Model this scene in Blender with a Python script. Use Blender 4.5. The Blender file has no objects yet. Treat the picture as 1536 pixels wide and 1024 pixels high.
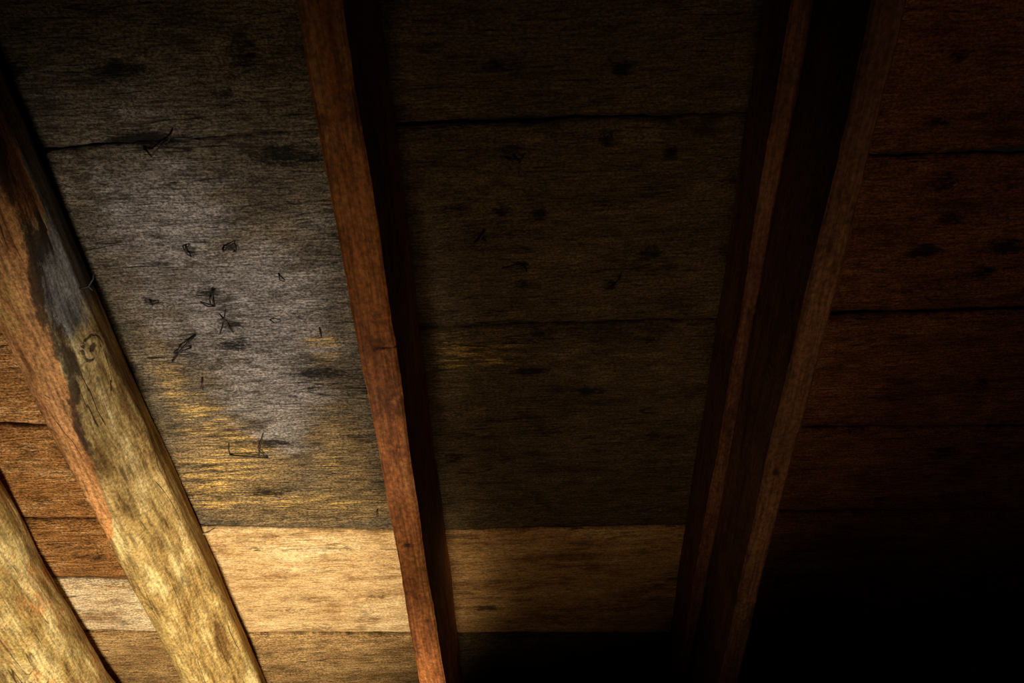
import bpy, math, numpy as np, random
from mathutils import Matrix, Vector, noise
random.seed(4); rng=np.random.RandomState(7)
sc=bpy.context.scene
try: sc.view_settings.view_transform='Standard'
except Exception: pass

# ------------------------------------------------------------------ frame of the sloping roof
PITCH=math.radians(30)
ROOF=Matrix.Translation((0,0,1.6))@Matrix.Rotation(-PITCH,4,'X')@Matrix.Translation((0,0,1.0))
# roof-local axes: x along the boards, y down the slope, z outward (room side is negative z)

def empty(name):
    o=bpy.data.objects.new(name,None); sc.collection.objects.link(o); o.matrix_world=ROOF; o.empty_display_size=.1
    return o
def add(name,me,parent=None,mat=None,smooth=True):
    o=bpy.data.objects.new(name,me); sc.collection.objects.link(o)
    if parent: o.parent=parent
    else: o.matrix_world=ROOF
    if mat: me.materials.append(mat)
    if smooth: me.polygons.foreach_set('use_smooth',[True]*len(me.polygons))
    return o

# ------------------------------------------------------------------ node helpers
class NT:
    def __init__(s,name):
        s.m=bpy.data.materials.new(name); s.m.use_nodes=True; s.t=s.m.node_tree; s.n=s.t.nodes
        s.b=s.n['Principled BSDF']; s.co=s.n.new('ShaderNodeTexCoord').outputs['Object']
    def L(s,a,b): s.t.links.new(a,b)
    def put(s,sock,v):
        if hasattr(v,'is_output'): s.L(v,sock)
        else:
            if hasattr(sock.default_value,'__len__') and not hasattr(v,'__len__'): v=(v,)*len(sock.default_value)
            if hasattr(v,'__len__') and len(v)==3 and len(sock.default_value)==4: v=(*v,1)
            sock.default_value=v
    def map(s,scale,loc=(0,0,0),vec=None,rot=(0,0,0)):
        q=s.n.new('ShaderNodeMapping'); s.L(vec or s.co,q.inputs[0]); q.inputs['Scale'].default_value=scale; q.inputs['Location'].default_value=loc; q.inputs['Rotation'].default_value=rot
        return q.outputs[0]
    def noise(s,vec,scale=1,detail=6,rough=.6,dist=0):
        q=s.n.new('ShaderNodeTexNoise'); s.L(vec,q.inputs['Vector']); q.inputs['Scale'].default_value=scale
        q.inputs['Detail'].default_value=detail; q.inputs['Roughness'].default_value=rough; q.inputs['Distortion'].default_value=dist
        return q.outputs[0]
    def math(s,op,a,b=0.,c=0.,clamp=False):
        q=s.n.new('ShaderNodeMath'); q.operation=op; q.use_clamp=clamp
        for i,v in enumerate((a,b,c)): s.put(q.inputs[i],v)
        return q.outputs[0]
    def ss(s,v,a,b,lo=0.,hi=1.):
        q=s.n.new('ShaderNodeMapRange'); q.interpolation_type='SMOOTHSTEP'
        s.put(q.inputs[0],v); 
        for i,x in zip((1,2,3,4),(a,b,lo,hi)): q.inputs[i].default_value=x
        return q.outputs[0]
    def mix(s,f,a,b,mode='MIX'):
        q=s.n.new('ShaderNodeMix'); q.data_type='RGBA'; q.blend_type=mode
        s.put(q.inputs[0],f); s.put(q.inputs[6],a); s.put(q.inputs[7],b); return q.outputs[2]
    def attr(s,name):
        q=s.n.new('ShaderNodeAttribute'); q.attribute_name=name; return q.outputs['Fac']
    def done(s,col,bump,rough=.75,strength=.4,dist=.004,spec=.25):
        s.L(col,s.b.inputs['Base Color']); s.put(s.b.inputs['Roughness'],rough)
        s.b.inputs['Specular IOR Level'].default_value=spec
        q=s.n.new('ShaderNodeBump'); q.inputs['Strength'].default_value=strength; q.inputs['Distance'].default_value=dist
        s.L(bump,q.inputs['Height']); s.L(q.outputs[0],s.b.inputs['Normal'])
        return s.m

def board_mat(name,dark,mid,light,yel=(.55,.30,.05),grey=(.30,.26,.24),knotc=(.006,.005,.004),seed=0.,contrast=1.,mott=1.,tan=(.24,.155,.07)):
    t=NT(name); lo=(seed*3.1,seed*7.7,seed)
    warp=t.noise(t.map((2.5,7,1),lo),1,3,.5)
    q=t.n.new('ShaderNodeVectorMath'); q.operation='MULTIPLY_ADD'
    t.L(warp,q.inputs[0]); q.inputs[1].default_value=(.0,.022,0); t.L(t.co,q.inputs[2]); vec=q.outputs[0]
    g1=t.noise(t.map((5,60,3),lo,vec),1,8,.72)
    g2=t.noise(t.map((34,330,10),lo,vec),1,4,.7)
    speck=t.noise(t.map((230,330,100),lo),1,4,.8)
    big=t.noise(t.map((7,13,4),lo),1,8,.72)
    fac=t.math('ADD',t.math('MULTIPLY',g1,.42),t.math('MULTIPLY',big,.58))
    col=t.mix(t.ss(fac,.40,.50),dark,mid)
    col=t.mix(t.ss(fac,.50,.60),col,light)
    # warm worn timber
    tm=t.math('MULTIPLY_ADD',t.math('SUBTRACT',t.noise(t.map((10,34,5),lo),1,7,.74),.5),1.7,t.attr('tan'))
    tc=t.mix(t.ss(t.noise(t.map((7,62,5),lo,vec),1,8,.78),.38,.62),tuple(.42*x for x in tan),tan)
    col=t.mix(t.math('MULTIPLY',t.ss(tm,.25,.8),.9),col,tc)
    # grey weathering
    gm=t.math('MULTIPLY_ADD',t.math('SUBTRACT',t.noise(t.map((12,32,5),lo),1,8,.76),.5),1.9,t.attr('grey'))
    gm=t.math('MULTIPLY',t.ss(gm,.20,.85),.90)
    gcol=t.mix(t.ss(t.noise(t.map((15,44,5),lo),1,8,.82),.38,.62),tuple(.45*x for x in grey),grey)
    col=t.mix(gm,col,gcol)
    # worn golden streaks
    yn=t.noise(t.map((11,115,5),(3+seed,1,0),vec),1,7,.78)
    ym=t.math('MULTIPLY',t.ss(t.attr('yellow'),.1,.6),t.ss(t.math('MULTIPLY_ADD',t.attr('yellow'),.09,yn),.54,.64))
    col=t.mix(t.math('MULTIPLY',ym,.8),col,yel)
    # fine grain
    col=t.mix(.85*contrast,col,t.ss(g2,.37,.61,.4,1.35),'MULTIPLY')
    col=t.mix(1.*contrast,col,t.ss(speck,.38,.62,.35,1.55),'MULTIPLY')
    # short dark checks along the grain
    ck=t.noise(t.map((15,190,6),(9+seed,2,0),vec),1,4,.6)
    ckm=t.ss(ck,.63,.68)
    col=t.mix(t.math('MULTIPLY',ckm,.85*mott),col,knotc)
    # long hairline splits
    hs=t.math('ABSOLUTE',t.math('SUBTRACT',t.noise(t.map((2.2,26,3),(4+seed,7,0),vec),1,3,.5),.5))
    hm=t.math('MULTIPLY',t.ss(hs,.008,.0,0,1),t.ss(t.noise(t.map((7,9,3),(2+seed,3,0)),1,3,.5),.50,.58))
    col=t.mix(t.math('MULTIPLY',hm,.85*mott),col,knotc)
    # dark smudges
    sm=t.noise(t.map((11,25,5),(1+seed,5,0)),1,8,.8)
    col=t.mix(t.math('MULTIPLY',t.ss(sm,.52,.66),.85*mott),col,tuple(.2*x for x in mid))
    # knots
    ka=t.attr('knot')
    kn=t.math('MULTIPLY_ADD',t.math('SUBTRACT',t.noise(t.map((55,120,10)),1,8,.84),.5),4.2,ka)
    km=t.math('MULTIPLY',t.ss(kn,.40,1.05),t.ss(ka,.06,.60))
    col=t.mix(t.math('MULTIPLY',km,.93),col,knotc)
    h=t.math('ADD',t.math('MULTIPLY',g1,.5),t.math('MULTIPLY',g2,.3))
    h=t.math('ADD',h,t.math('MULTIPLY',speck,.28))
    h=t.math('SUBTRACT',h,t.math('MULTIPLY',ckm,.5)); h=t.math('SUBTRACT',h,t.math('MULTIPLY',hm,.6)); h=t.math('SUBTRACT',h,t.math('MULTIPLY',km,.3))
    return t.done(col,h,.9,.8,.003,.12)

# ------------------------------------------------------------------ ceiling boards
# stains belong to the wood: (x,y,rx,ry,strength)
K=[]
def k(s,rx,ry,st=1.):
    v=[int(a) for a in s.replace(',',' ').split()]
    for i in range(0,len(v),2): K.append((v[i]/1000,v[i+1]/1000,rx*1.2,ry*1.2,st*.98))
k('-431 445',.030,.012,1.1);k('-286 431',.020,.022,.9);k('-427 534',.042,.011,1.3);k('-262 562',.045,.014,1.1)
k('-319 478,-489 774,-459 1330',.012,.008,.9);k('-412 693,-359 690',.010,.008,.9)
k('-408 764',.022,.010,1.0);k('-388 818',.016,.012,1.0);k('-398 860',.026,.010,1.0);k('-280 918',.040,.011,1.1)
k('-382 1062',.032,.010,1.1);k('-411 1180',.026,.010,1.1);k('-545 440',.02,.015,1)
k('-5 458',.018,.009,.8);k('138 466,126 557',.014,.011,1);k('6 569',.02,.012,.8);k('200 578,41 659,-8 650',.011,.009,1.2)
k('-63 647',.016,.010,.9);k('-36 689,16 738,16 770',.009,.009,1);k('134 651',.024,.012,.6);k('186 726',.014,.010,1.3)
k('135 779,38 858',.012,.010,.9);k('196 881',.014,.014,.7);k('24 932',.028,.008,1.2);k('113 976',.024,.008,1.1)
k('-100 1113',.018,.011,1);k('-15 1121',.016,.01,.7);k('43 1055,215 1080',.016,.013,.7);k('-67 1536',.026,.009,1.1)
k('282 619',.025,.02,.7);k('279 1468',.016,.01,.8)
k('521 551',.015,.008,.9);k('521 468',.012,.01,.8);k('572 691',.018,.009,1);k('555 741',.024,.012,1.2);k('661 740',.022,.012,1.2)
k('643 781,706 991',.014,.011,1);k('548 636',.022,.018,.9);k('689 1146',.024,.02,.8)
k('-440 1520,-300 1560,-390 1590,-260 1490,60 1580,180 1560',.05,.014,.6); k('-420 1300,-300 1340,100 1345',.04,.006,.6)
k('-700 1130,-640 1060,-780 1180,-680 1270,-740 1330,-640 1350',.03,.02,.6); k('-760 1050,-700 1600,-600 1650',.03,.015,.6)
for i in range(70):   # knots on the parts of the roof away from the lamp side
    K.append((rng.uniform(-1.5,1.7),rng.choice([rng.uniform(-.6,.3),rng.uniform(1.7,3.2)]),rng.uniform(.01,.03),rng.uniform(.008,.014),1))
for i in range(60):   # small scattered stains
    K.append((rng.uniform(-.5,.8),rng.uniform(.4,1.25),rng.uniform(.008,.03),rng.uniform(.004,.009),rng.uniform(.4,.75)))
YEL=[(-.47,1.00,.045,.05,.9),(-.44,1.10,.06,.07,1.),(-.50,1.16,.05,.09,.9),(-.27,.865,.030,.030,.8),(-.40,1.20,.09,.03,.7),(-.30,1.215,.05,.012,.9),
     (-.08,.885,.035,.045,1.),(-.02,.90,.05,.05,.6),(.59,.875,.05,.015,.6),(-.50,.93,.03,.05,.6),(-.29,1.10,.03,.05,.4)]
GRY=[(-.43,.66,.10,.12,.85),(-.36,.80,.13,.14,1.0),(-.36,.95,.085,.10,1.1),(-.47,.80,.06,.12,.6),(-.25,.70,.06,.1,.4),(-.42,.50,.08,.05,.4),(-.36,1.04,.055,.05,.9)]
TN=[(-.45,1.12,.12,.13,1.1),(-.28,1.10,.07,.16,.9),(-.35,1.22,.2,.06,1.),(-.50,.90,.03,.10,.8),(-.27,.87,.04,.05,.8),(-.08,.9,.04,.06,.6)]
def field(U,V,lst,p=1.):
    m=np.zeros_like(U)
    for (x,y,a,b,s) in lst:
        m=np.maximum(m,s*np.exp(-(((U-x)/a)**2+((V-y)/b)**2)*p))
    return m

def board(name,u0,u1,lo,hi,mat,parent,gap=.0022,zoff=0.,step=.006,weather=True):
    # lo / hi = (y at u0, y at u1)
    nu=max(4,int((u1-u0)/step)); nv=max(4,int((hi[0]-lo[0])/step))
    s=np.linspace(0,1,nu); tt=np.linspace(0,1,nv)
    ph=rng.uniform(0,6,6)
    x=u0+s*(u1-u0)
    def wob(ph): return .0012*np.sin(x*9+ph[0])+.0009*np.sin(x*37+ph[1])+.0007*np.sin(x*91+ph[2])+.0005*np.sin(x*230+ph[0])
    l=lo[0]+(lo[1]-lo[0])*s+gap+wob(ph); h=hi[0]+(hi[1]-hi[0])*s-gap+wob(ph[3:])
    U=np.repeat(x[:,None],nv,1); V=l[:,None]+(h-l)[:,None]*tt[None,:]
    cup=.004*(np.abs(tt-.5)*2)**14
    Z=zoff+.0010*np.sin(U*13+ph[0])*np.sin(V*21+ph[1])+cup[None,:]
    co=np.stack([U,V,Z],-1).reshape(-1,3)
    idx=np.arange(nu*nv).reshape(nu,nv)
    f=np.stack([idx[:-1,:-1],idx[:-1,1:],idx[1:,1:],idx[1:,:-1]],-1).reshape(-1,4)
    me=bpy.data.meshes.new(name); me.from_pydata(co.tolist(),[],f.tolist())
    fu,fv=U.ravel(),V.ravel()
    for an,lst in (('knot',K),('yellow',YEL),('grey',GRY),('tan',TN)):
        a=me.attributes.new(an,'FLOAT','POINT')
        d=field(fu,fv,lst) if (weather or an=='knot') else np.zeros_like(fu)
        a.data.foreach_set('value',d.astype(np.float32))
    o=add(name,me,parent,mat)
    m=o.modifiers.new('thickness','SOLIDIFY'); m.thickness=.022; m.offset=-1
    return o

OLDL=board_mat('weathered_old_board',(.045,.033,.020),(.10,.074,.045),(.16,.118,.070),seed=1,yel=(.50,.31,.09),grey=(.325,.272,.225),tan=(.27,.175,.078))
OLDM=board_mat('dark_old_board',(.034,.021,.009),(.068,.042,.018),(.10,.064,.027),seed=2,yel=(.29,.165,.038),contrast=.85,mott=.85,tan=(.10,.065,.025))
FRESH=board_mat('fresh_pine_board',(.30,.165,.062),(.56,.36,.165),(.72,.52,.275),seed=3,contrast=.55,mott=.75,knotc=(.10,.05,.02),tan=(.54,.35,.16))
FRESHM=board_mat('dimmed_pine_board',(.17,.08,.026),(.33,.17,.058),(.44,.25,.09),seed=3.4,contrast=.6,mott=.8,knotc=(.05,.025,.010),tan=(.32,.165,.058))  # fresh pine again, darker and browner to paint in the middle bay's weaker light
TAN=board_mat('tan_board',(.20,.11,.04),(.34,.20,.08),(.46,.29,.12),seed=4,contrast=.9)
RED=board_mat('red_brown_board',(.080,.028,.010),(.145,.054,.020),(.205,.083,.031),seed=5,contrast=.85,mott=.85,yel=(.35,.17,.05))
ORG=board_mat('orange_board',(.13,.055,.016),(.27,.12,.035),(.42,.24,.10),seed=6,contrast=1,mott=1)
PALE=board_mat('pale_board',(.34,.20,.09),(.62,.46,.27),(.74,.58,.37),seed=8,contrast=.8)

ceil=empty('ceiling')
def bay(u0,u1,seams,mats,tag,weather=True,gap=.0022):
    for i in range(len(seams)-1):
        board('%s_board_%d'%(tag,i+1),u0,u1,seams[i],seams[i+1],mats[i],ceil,zoff=rng.uniform(0,.002),weather=weather,gap=gap)
def ln(ua,va,ub,vb,u0,u1):
    m=(vb-va)/(ub-ua); return (va+m*(u0-ua),va+m*(u1-ua))
# bay between log and centre rafter
u0,u1=-.575,-.149
bay(u0,u1,[(-.6,-.6),(-.25,-.25),(.12,.12),ln(-.496,.541,-.225,.531,u0,u1),ln(-.547,1.265,-.228,1.293,u0,u1),ln(-.527,1.596,-.227,1.620,u0,u1),(1.95,1.97),(2.25,2.27),(2.6,2.6),(2.9,2.9),(3.2,3.2)],
    [OLDL,OLDL,OLDL,OLDL,FRESH,TAN,OLDL,TAN,OLDL,OLDL],'bay_b',gap=.0014)
u0,u1=-.147,.310
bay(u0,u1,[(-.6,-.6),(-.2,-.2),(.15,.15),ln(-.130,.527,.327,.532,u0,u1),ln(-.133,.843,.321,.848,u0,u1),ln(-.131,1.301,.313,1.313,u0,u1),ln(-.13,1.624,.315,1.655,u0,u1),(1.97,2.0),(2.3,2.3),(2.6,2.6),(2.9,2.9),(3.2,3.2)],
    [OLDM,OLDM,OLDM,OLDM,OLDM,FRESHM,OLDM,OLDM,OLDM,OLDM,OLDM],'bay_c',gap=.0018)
u0,u1=.312,1.7
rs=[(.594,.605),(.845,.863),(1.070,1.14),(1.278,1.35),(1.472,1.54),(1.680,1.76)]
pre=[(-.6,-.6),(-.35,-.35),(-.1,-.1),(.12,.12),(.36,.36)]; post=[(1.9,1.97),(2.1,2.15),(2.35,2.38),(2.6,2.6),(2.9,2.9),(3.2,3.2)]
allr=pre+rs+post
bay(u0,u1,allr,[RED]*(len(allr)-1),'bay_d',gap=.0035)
u0,u1=-.86,-.577
ls=[(-.6,-.6),(-.3,-.3),(0,0),(.28,.28),(.52,.52),(.77,.77),(.99,1.03),(1.219,1.245),(1.388,1.42),(1.562,1.59),(1.78,1.8),(2.05,2.05),(2.4,2.4),(2.8,2.8),(3.2,3.2)]
lm=[ORG]*6+[ORG,ORG,PALE,TAN]+[TAN]*4
bay(u0,u1,ls,lm,'bay_a',False)
ls2=[(a-.01,b-.01) for a,b in ls]
bay(-1.7,-.862,ls2,[ORG,TAN]*7,'bay_e',False)

# ------------------------------------------------------------------ sawn rafters
def rafter_mat(name,dark,mid,light,seed=0.):
    t=NT(name); lo=(seed,seed*2,seed)
    q=t.n.new('ShaderNodeVectorMath'); q.operation='MULTIPLY_ADD'
    t.L(t.noise(t.map((6,2.5,6),lo),1,3,.5),q.inputs[0]); q.inputs[1].default_value=(.02,0,.02); t.L(t.co,q.inputs[2]); vec=q.outputs[0]
    g1=t.noise(t.map((60,3.2,60),lo,vec),1,7,.6); g2=t.noise(t.map((330,12,330),lo,vec),1,4,.6)
    big=t.noise(t.map((11,6,11),lo),1,6,.65); sp=t.noise(t.map((200,130,200),lo),1,4,.7)
    fac=t.math('ADD',t.math('MULTIPLY',g1,.45),t.math('MULTIPLY',big,.55))
    col=t.mix(t.ss(fac,.39,.5),dark,mid); col=t.mix(t.ss(fac,.5,.61),col,light)
    col=t.mix(.7,col,t.ss(g2,.33,.62,.45,1.2),'MULTIPLY'); col=t.mix(.8,col,t.ss(sp,.35,.65,.5,1.3),'MULTIPLY')
    sm=t.noise(t.map((16,9,16),(4+seed,1,0)),1,7,.76); col=t.mix(t.math('MULTIPLY',t.ss(sm,.51,.66),.8),col,tuple(.3*x for x in dark))
    km=t.ss(t.math('MULTIPLY',t.attr('knot'),t.math('MULTIPLY_ADD',t.noise(t.map((90,90,90)),1,4,.7),2,0)),.3,.9)
    col=t.mix(t.math('MULTIPLY',km,.9),col,(.02,.007,.004))
    h=t.math('ADD',t.math('MULTIPLY',g1,.5),t.math('MULTIPLY',g2,.4)); h=t.math('SUBTRACT',h,t.math('MULTIPLY',km,.4))
    return t.done(col,h,.66,.5,.003,.25)
def rafter(name,u0,u1,d0,mat,knots=(),notches=(),v0=-.6,v1=3.2,seed=0,top=0.0):
    n=760; ys=np.linspace(v0,v1,n); prof=[]
    bev=.003
    def line(a,b,m): return [(a[0]+(b[0]-a[0])*i/m,a[1]+(b[1]-a[1])*i/m) for i in range(m)]
    w=u1-u0
    prof+=line((0,top),(0,d0-bev),14)+line((0,d0-bev),(bev,d0),2)+line((bev,d0),(w-bev,d0),8)+line((w-bev,d0),(w,d0-bev),2)+line((w,d0-bev),(w,top),14)+line((w,top),(0,top),4)
    prof=np.array(prof); m=len(prof)
    co=[];kn=[]
    for y in ys:
        wl=.0012*math.sin(y*7+seed)+.0006*math.sin(y*23+seed*2)+.0008*noise.noise(Vector((y*40,seed,0)))
        wr=.0012*math.sin(y*8+seed*3)+.0006*math.sin(y*27+seed)+.0008*noise.noise(Vector((y*40,seed+9,0)))
        wd=.0012*math.sin(y*6+seed)+.0008*noise.noise(Vector((y*30,seed+4,0)))
        for (a,b) in prof:
            x=u0+a+(wl*(1-a/w)+wr*a/w); z=b+(wd if b>d0*.5 else 0)
            kk=0
            for (ky,kx,kz,r,s) in knots:
                q=((y-ky)**2/(r*1.5)**2+(x-kx)**2/r**2+(b-kz)**2/r**2)
                kk=max(kk,s*math.exp(-q))
            for (ky,ka,kb,r,dep) in notches:   # saw / axe nicks across the edge
                if ka<=a/w<=kb and b>d0-.03:
                    e=math.exp(-((y-ky)/r)**2)*dep; z-=e if b>d0-.004 else 0; kk=max(kk,min(1,e*260))
            co.append((x,y,-z)); kn.append(kk)
    idx=np.arange(n*m).reshape(n,m); j=np.roll(idx,-1,1)
    f=np.stack([idx[:-1],j[:-1],j[1:],idx[1:]],-1).reshape(-1,4).tolist()
    f.append(idx[0][::-1].tolist()); f.append(idx[-1].tolist())
    me=bpy.data.meshes.new(name); me.from_pydata(co,[],f)
    a=me.attributes.new('knot','FLOAT','POINT'); a.data.foreach_set('value',np.array(kn,dtype=np.float32))
    o=add(name,me,None,mat); 
    import bmesh
    bm=bmesh.new(); bm.from_mesh(me); bmesh.ops.recalc_face_normals(bm,faces=bm.faces); bm.to_mesh(me); bm.free()
    try: me.set_sharp_from_angle(angle=math.radians(35))
    except Exception: pass
    return o
RM=rafter_mat('orange_rafter_wood',(.27,.082,.020),(.48,.162,.040),(.61,.26,.075),1)
RS=rafter_mat('red_batten_wood',(.075,.026,.011),(.13,.046,.019),(.18,.07,.027),2)
RD=rafter_mat('brown_rafter_wood',(.09,.036,.015),(.15,.063,.026),(.21,.092,.038),3)
rafter('rafter',-.167,-.128,.235,RM,seed=1,
  knots=[(.67,-.15,.235,.005,.8),(.86,-.145,.235,.004,.8),(1.02,-.15,.235,.006,.9),(.45,-.14,.235,.005,.7),(.55,-.128,.15,.012,.8),(1.2,-.14,.235,.005,.9)],
  notches=[(.672,.45,1.,.0016,.003),(.86,.5,1.,.0014,.003),(.53,.8,1.,.002,.003),(1.05,.6,1.,.0015,.003)])
rafter('rafter',.311,.342,.235,RD,seed=5,knots=[(.9,.325,.235,.006,1),(.5,.33,.235,.006,.8)])
rafter('rafter_sister_board',.288,.309,.10,RS,seed=8,knots=[(.8,.30,.11,.008,1)])

# ------------------------------------------------------------------ hewn logs
def log_mat(name):
    t=NT(name)
    q=t.n.new('ShaderNodeVectorMath'); q.operation='MULTIPLY_ADD'
    t.L(t.noise(t.map((6,3,6)),1,3,.5),q.inputs[0]); q.inputs[1].default_value=(.028,.01,.028); t.L(t.co,q.inputs[2]); vec=q.outputs[0]
    g1=t.noise(t.map((36,3.2,36),(0,0,0),vec),1,8,.62); g2=t.noise(t.map((210,18,210),(0,0,0),vec),1,4,.6)
    big=t.noise(t.map((14,6,14)),1,8,.68); sp=t.noise(t.map((240,190,240)),1,5,.75)
    fac=t.math('ADD',t.math('MULTIPLY',g1,.52),t.math('MULTIPLY',big,.48))
    tan=t.mix(t.ss(fac,.40,.48),(.16,.085,.024),(.38,.245,.080)); tan=t.mix(t.ss(fac,.48,.59),tan,(.66,.50,.22))
    org=t.mix(t.ss(fac,.42,.58),(.24,.09,.024),(.58,.265,.085))
    gry=t.mix(t.ss(fac,.42,.58),(.045,.042,.036),(.26,.235,.195))
    nz=t.math('MULTIPLY',t.math('SUBTRACT',t.noise(t.map((26,9,26)),1,8,.74),.5),1.5)
    col=t.mix(t.ss(t.math('ADD',t.attr('orange'),nz),.38,.62),tan,org)
    col=t.mix(t.ss(t.math('ADD',t.attr('grey'),nz),.35,.75),col,gry)
    grn=t.ss(t.noise(t.map((18,7,18),(5,5,5)),1,6,.7),.55,.68)
    col=t.mix(t.math('MULTIPLY',grn,.35),col,(.36,.29,.06))
    sm=t.ss(t.noise(t.map((30,8,30),(9,5,5),vec),1,8,.74),.53,.68)
    col=t.mix(t.math('MULTIPLY',sm,.65),col,(.075,.040,.015))
    # drying cracks that run along the log
    cr=t.math('ABSOLUTE',t.math('SUBTRACT',t.noise(t.map((24,1.8,24),(2,8,1),vec),1,3,.5),.5))
    cm=t.math('MULTIPLY',t.ss(cr,.009,.0,0,1),t.ss(t.noise(t.map((9,9,9),(3,3,3)),1,3,.5),.48,.60))
    col=t.mix(t.math('MULTIPLY',cm,.8),col,(.025,.013,.007))
    col=t.mix(.65,col,t.ss(g2,.35,.60,.45,1.25),'MULTIPLY'); col=t.mix(.8,col,t.ss(sp,.35,.65,.45,1.4),'MULTIPLY')
    kn=t.attr('knot'); km=t.ss(t.math('MULTIPLY_ADD',t.math('SUBTRACT',t.noise(t.map((70,30,70)),1,6,.7),.5),1.2,kn),.45,.75)
    km=t.math('MULTIPLY',km,t.ss(kn,.05,.3))
    col=t.mix(t.math('MULTIPLY',km,.88),col,(.028,.014,.008))
    h=t.math('ADD',t.math('MULTIPLY',g1,.5),t.math('MULTIPLY',g2,.2)); h=t.math('SUBTRACT',h,t.math('MULTIPLY',km,.4)); h=t.math('SUBTRACT',h,t.math('MULTIPLY',cm,.6)); h=t.math('ADD',h,t.math('MULTIPLY',sp,.2))
    return t.done(col,h,.85,.7,.003,.15)
LOG=log_mat('hewn_log_wood')
def smooth_loop(pts,m,r=3):
    pts=np.array(pts); d=np.r_[0,np.cumsum(np.linalg.norm(np.roll(pts,-1,0)-pts,axis=1))]
    tt=np.linspace(0,d[-1],m,endpoint=False); q=np.vstack([pts,pts[:1]])
    p=np.stack([np.interp(tt,d,q[:,0]),np.interp(tt,d,q[:,1])],1)
    for _ in range(r): p=(np.roll(p,1,0)+2*p+np.roll(p,-1,0))/4
    return p
def log(name,secs,masks,v0,v1,m=120,n=900,rough=.0032,bumps=(),seed=0,r=5):
    ys=np.linspace(v0,v1,n); S=[(y,smooth_loop(p,m,r)) for y,p in secs]; sy=[a for a,_ in S]
    co=[];A={'orange':[],'grey':[],'knot':[]}
    for y in ys:
        i=min(max(np.searchsorted(sy,y)-1,0),len(S)-2); w=min(max((y-sy[i])/(sy[i+1]-sy[i]),0),1)
        p=S[i][1]*(1-w)+S[i+1][1]*w; c=p.mean(0)
        for jx in range(m):
            x,z=p[jx]; dx,dz=x-c[0],z-c[1]; L=math.hypot(dx,dz)+1e-6
            e=rough*noise.noise(Vector((x*14,y*5,z*14+seed)))*1.6+rough*.45*noise.noise(Vector((x*60,y*12,z*60+seed)))
            k=0
            for (bx,by,bz,br,bh,ks) in bumps:
                d2=((x-bx)**2+(y-by)**2+(z-bz)**2)/br**2
                if d2<9:
                    e+=bh*math.exp(-d2)-bh*.6*math.exp(-d2*8)
                    # dark heart of the knot and the dark ring round it
                    dd=math.sqrt(d2); k=max(k,ks*math.exp(-d2*7),ks*.8*math.exp(-((dd-.85)/.16)**2))
            co.append((x+dx/L*e,y,-(z+dz/L*e)))
            mo,mg,mk=masks(x,y,z); A['orange'].append(mo);A['grey'].append(mg);A['knot'].append(max(k,mk))
    idx=np.arange(n*m).reshape(n,m); j=np.roll(idx,-1,1)
    f=np.stack([idx[:-1],j[:-1],j[1:],idx[1:]],-1).reshape(-1,4).tolist()
    f.append(idx[0][::-1].tolist()); f.append(idx[-1].tolist())
    me=bpy.data.meshes.new(name); me.from_pydata(co,[],f)
    for an,v in A.items():
        a=me.attributes.new(an,'FLOAT','POINT'); a.data.foreach_set('value',np.array(v,dtype=np.float32))
    import bmesh
    bm=bmesh.new(); bm.from_mesh(me); bmesh.ops.recalc_face_normals(bm,faces=bm.faces); bm.to_mesh(me); bm.free()
    return add(name,me,None,LOG)
def sect(ar,ur,d=.155):
    # left foot, left arris, right arris, belly of side, right foot
    return [(-.602,.0),(-.604,d-.004),(ar,d+.002),(ur-.002,.078),(ur-.030,.0)]
secs=[(-.6,sect(-.500,-.530)),(.30,sect(-.503,-.530)),(.50,sect(-.516,-.525)),(.69,sect(-.540,-.521)),(.88,sect(-.556,-.520)),(1.03,sect(-.566,-.517)),(1.17,sect(-.572,-.513)),(1.38,sect(-.572,-.505,.152)),(1.65,sect(-.57,-.501,.15)),(3.2,sect(-.57,-.51,.15))]
def sstep(a,b,x):
    t=min(max((x-a)/(b-a),0),1); return t*t*(3-2*t)
def mA(x,y,z):
    ar=float(np.interp(y,[-.6,.3,.5,.69,.88,1.03,1.17],[-.500,-.503,-.516,-.543,-.560,-.576,-.61]))
    front=sstep(ar+.010,ar-.006,x) if z>.09 else (1. if x<-.59 else 0)
    o=front*sstep(1.25,1.0,y)
    g=(1-front)*sstep(.84,.64,y)*1.0
    kn=.80*math.exp(-((x-ar-.002+.004*math.sin(y*31))/.010)**2)*sstep(1.08,.85,y)*(1 if z>.10 else 0)
    return o,g,kn
lg=log('log_rafter',secs,mA,-.6,3.2,bumps=[(-.531,.760,.105,.019,.008,1.1),(-.585,.80,.155,.008,.004,.9),(-.598,1.0,.15,.008,.005,.9),(-.592,1.05,.155,.008,.005,.9),(-.545,1.40,.14,.010,.003,.8),(-.505,.93,.06,.03,.003,0)])
def circ(cx,cz,r): return [(cx+r*math.cos(a),cz+r*math.sin(a)) for a in np.linspace(0,2*math.pi,24,endpoint=False)]
log('log_rafter',[(-.6,circ(-.875,.085,.083)),(1.2,circ(-.868,.085,.083)),(1.6,circ(-.872,.088,.086)),(3.2,circ(-.875,.085,.083))],
   lambda x,y,z:(.38,0,0),-.6,3.2,seed=5,rough=.006,r=2,n=700,m=90,bumps=[(-.83,1.45,.155,.018,.009,.8),(-.80,1.3,.12,.012,.006,.7)])

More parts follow.
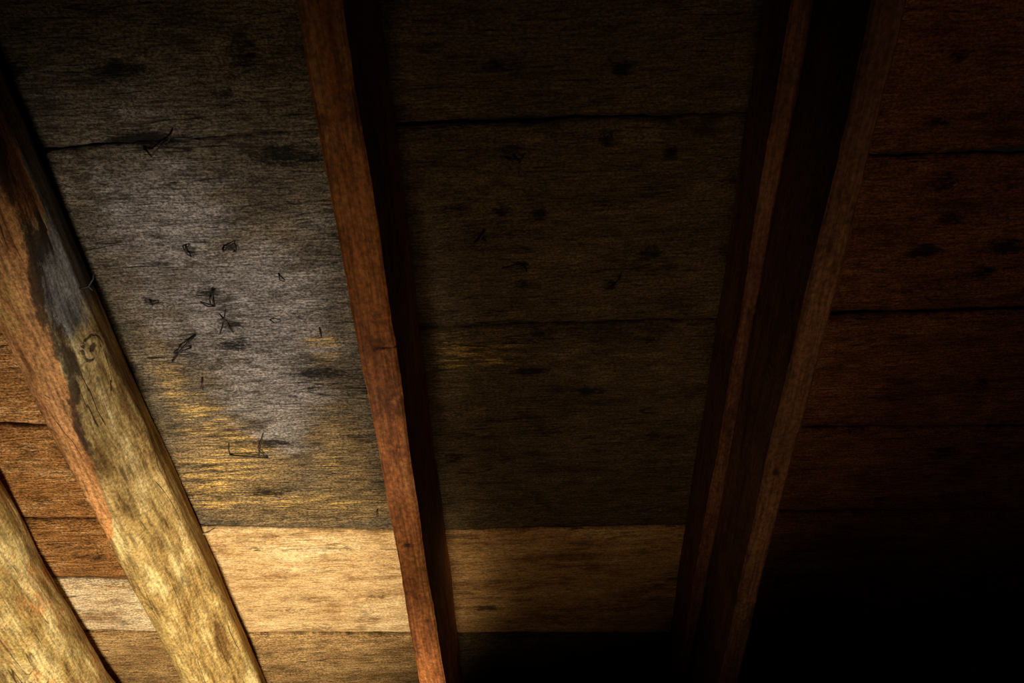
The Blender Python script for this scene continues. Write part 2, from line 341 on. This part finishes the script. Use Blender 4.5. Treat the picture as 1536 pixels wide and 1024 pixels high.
# ------------------------------------------------------------------ clinched nails, splinters
def tubes(name,paths,mat,parent=None,seg=6,rs=1.):
    co=[];f=[]
    for pts,r0,r1 in paths:
        r0*=rs; r1*=rs
        pts=[Vector((p[0],p[1],-p[2])) for p in pts]; b=len(co); n=len(pts)
        for i,p in enumerate(pts):
            d=(pts[min(i+1,n-1)]-pts[max(i-1,0)]).normalized(); up=Vector((.3,.2,1)).normalized()
            a=d.cross(up).normalized(); c=d.cross(a); r=r0+(r1-r0)*i/(n-1)
            for s in range(seg):
                w=2*math.pi*s/seg; co.append(tuple(p+a*math.cos(w)*r+c*math.sin(w)*r))
        for i in range(n-1):
            for s in range(seg):
                q=(s+1)%seg; f.append((b+i*seg+s,b+i*seg+q,b+(i+1)*seg+q,b+(i+1)*seg+s))
        f.append(tuple(b+s for s in range(seg))[::-1]); f.append(tuple(b+(n-1)*seg+s for s in range(seg)))
    me=bpy.data.meshes.new(name); me.from_pydata(co,[],f)
    return add(name,me,parent,mat)
t=NT('rusty_iron'); col=t.mix(t.ss(t.noise(t.map((200,200,200)),1,4,.6),.4,.65),(.012,.009,.008),(.05,.03,.02)); IRON=t.done(col,t.noise(t.map((400,400,400))),.6,.3,.001,.4)
t=NT('splinter_wood'); col=t.mix(t.ss(t.noise(t.map((120,40,120)),1,4,.6),.4,.65),(.12,.08,.04),(.35,.27,.16)); SPL=t.done(col,t.noise(t.map((400,100,400))),.8,.3,.001)
N=.010
P=[([(-.416,.683,-.003),(-.4145,.690,N),(-.413,.703,.001)],.0012,.0006),
 ([(-.421,.686,-.002),(-.415,.686,N),(-.410,.683,.002)],.0008,.0006),
 ([(-.371,.694,-.003),(-.366,.690,N),(-.352,.682,.003)],.0014,.0006),
 ([(-.360,.700,-.003),(-.352,.695,.004),(-.352,.682,.003)],.0010,.0006),
 ([(-.398,.754,-.003),(-.399,.765,N),(-.402,.786,.002)],.0016,.0007),([(-.402,.786,.001),(-.410,.784,.004),(-.420,.778,.001)],.0012,.0006),
 ([(-.395,.757,0),(-.405,.772,.006),(-.407,.783,.001)],.0008,.0005),
 ([(-.389,.791,-.003),(-.396,.815,.008),(-.407,.836,.001)],.0009,.0005),([(-.40,.80,-.001),(-.392,.815,.005),(-.388,.835,.001)],.0008,.0005),
 ([(-.487,.885,.001),(-.465,.855,.012),(-.442,.837,-.002)],.0009,.0018),([(-.480,.868,.001),(-.468,.86,.008),(-.452,.858,.001)],.0007,.0012),
 ([(-.452,.917,-.003),(-.453,.928,.008),(-.456,.940,.002)],.0015,.0007),
 ([(-.445,1.057,-.001),(-.447,1.07,.006),(-.449,1.083,.001)],.0009,.0009),([(-.449,1.083,.001),(-.42,1.085,.005),(-.391,1.094,.001)],.0011,.0009),
 ([(-.391,1.094,.001),(-.401,1.07,.006),(-.387,1.036,-.001)],.0006,.0009),([(-.405,1.09,.001),(-.395,1.06,.007),(-.392,1.05,0)],.0006,.0008),
 ([(-.306,.735,-.003),(-.304,.741,.008),(-.300,.748,.002)],.0011,.0006),([(-.488,.770,-.003),(-.482,.775,.008),(-.474,.773,.002)],.0011,.0006),
 ([(-.268,.83,-.003),(-.266,.838,.008),(-.267,.848,.002)],.0010,.0006),([(-.335,.815,-.003),(-.326,.813,.008),(-.318,.817,.002)],.0010,.0006),
 ([(-.43,.545,-.003),(-.42,.551,.008),(-.405,.538,.002)],.0014,.0007),([(-.405,.538,.002),(-.395,.532,.006),(-.388,.520,.001)],.0010,.0006),
 ([(-.235,1.23,-.003),(-.238,1.24,.006),(-.236,1.248,.001)],.0010,.0006),
 ([(.010,.572,0),(.017,.583,.006),(.016,.598,0)],.0012,.0007),([(.0,.575,0),(.017,.583,.006),(.024,.571,0)],.0010,.0006),
 ([(.138,.780,-.001),(.145,.77,.008),(.15,.757,.001)],.0012,.0006),([(-.03,.68,0),(-.036,.69,.006),(-.045,.70,0)],.0012,.0007),([(-.036,.69,.006),(-.028,.697,0)],.0010,.0006),
 ([(.012,.733,0),(.02,.74,.006),(.024,.75,0)],.0012,.0006),([(-.01,.742,0),(.012,.736,.006),(.026,.737,0)],.0010,.0006)]
tubes('bent_nails',P,IRON,rs=1.15)
Q=[([(-.545,1.262,.03),(-.535,1.260,.016),(-.525,1.266,.006),(-.515,1.263,.001)],.0025,.0010)]
tubes('torn_bark_splinters',Q,SPL,lg)
tubes('hooked_nail',[([(-.535,.690,.080),(-.515,.684,.082),(-.508,.676,.078),(-.506,.668,.074)],.0014,.0008),([(-.515,.684,.082),(-.513,.692,.080)],.0012,.0008)],IRON,lg)

# ------------------------------------------------------------------ camera
F=1400.; roll=math.atan(.0386); th=math.atan(1607/1400.)
cam=bpy.data.cameras.new('camera'); cam.sensor_width=36; cam.lens=36*F/1536; cam.clip_start=.01
co=bpy.data.objects.new('camera',cam); sc.collection.objects.link(co); sc.camera=co
Fw=Vector((0,math.cos(th),math.sin(th))); Rt=Vector((1,0,0)); Dn=Vector((0,math.sin(th),-math.cos(th)))
Ri=math.cos(roll)*Rt+math.sin(roll)*Dn; Di=-math.sin(roll)*Rt+math.cos(roll)*Dn
M=Matrix((Ri,-Di,-Fw)).transposed().to_4x4(); M.translation=Vector((0,0,-1.0))
co.matrix_world=ROOF@M

# ------------------------------------------------------------------ lamps
def spot(name,pos,tgt,power,colr,ang,size,blend=1.):
    l=bpy.data.lights.new(name,'SPOT'); l.energy=power; l.color=colr; l.spot_size=math.radians(ang); l.spot_blend=blend; l.shadow_soft_size=size
    o=bpy.data.objects.new(name,l); sc.collection.objects.link(o)
    p=ROOF@Vector((pos[0],pos[1],-pos[2])); q=ROOF@Vector((tgt[0],tgt[1],-tgt[2]))
    o.location=p; o.rotation_euler=(q-p).to_track_quat('-Z','Y').to_euler(); return o
spot('warm_work_lamp',(-.15,1.46,1.15),(-.61,1.41,0),102,(1,.87,.63),58,.06)
spot('added_grey_patch_fill',(-.25,.92,1.2),(-.45,.84,0),36,(1,.96,.93),40,.06)  # unseen spot added to lift the grey board patch and upper log
spot('added_middle_bay_fill',(-.16,.95,1.6),(-.13,.94,0),17,(1,.76,.48),56,.12)  # unseen soft fill added for the middle bay and centre rafter
spot('added_right_bay_fill',(.38,.38,1.4),(.60,.70,0),5.0,(1,.68,.42),56,.12)  # unseen fill added for the right bay, placed to keep rafter sides dark
w=bpy.data.worlds.new('night'); sc.world=w; w.use_nodes=True
w.node_tree.nodes['Background'].inputs[0].default_value=(.9,.7,.5,1); w.node_tree.nodes['Background'].inputs[1].default_value=.003
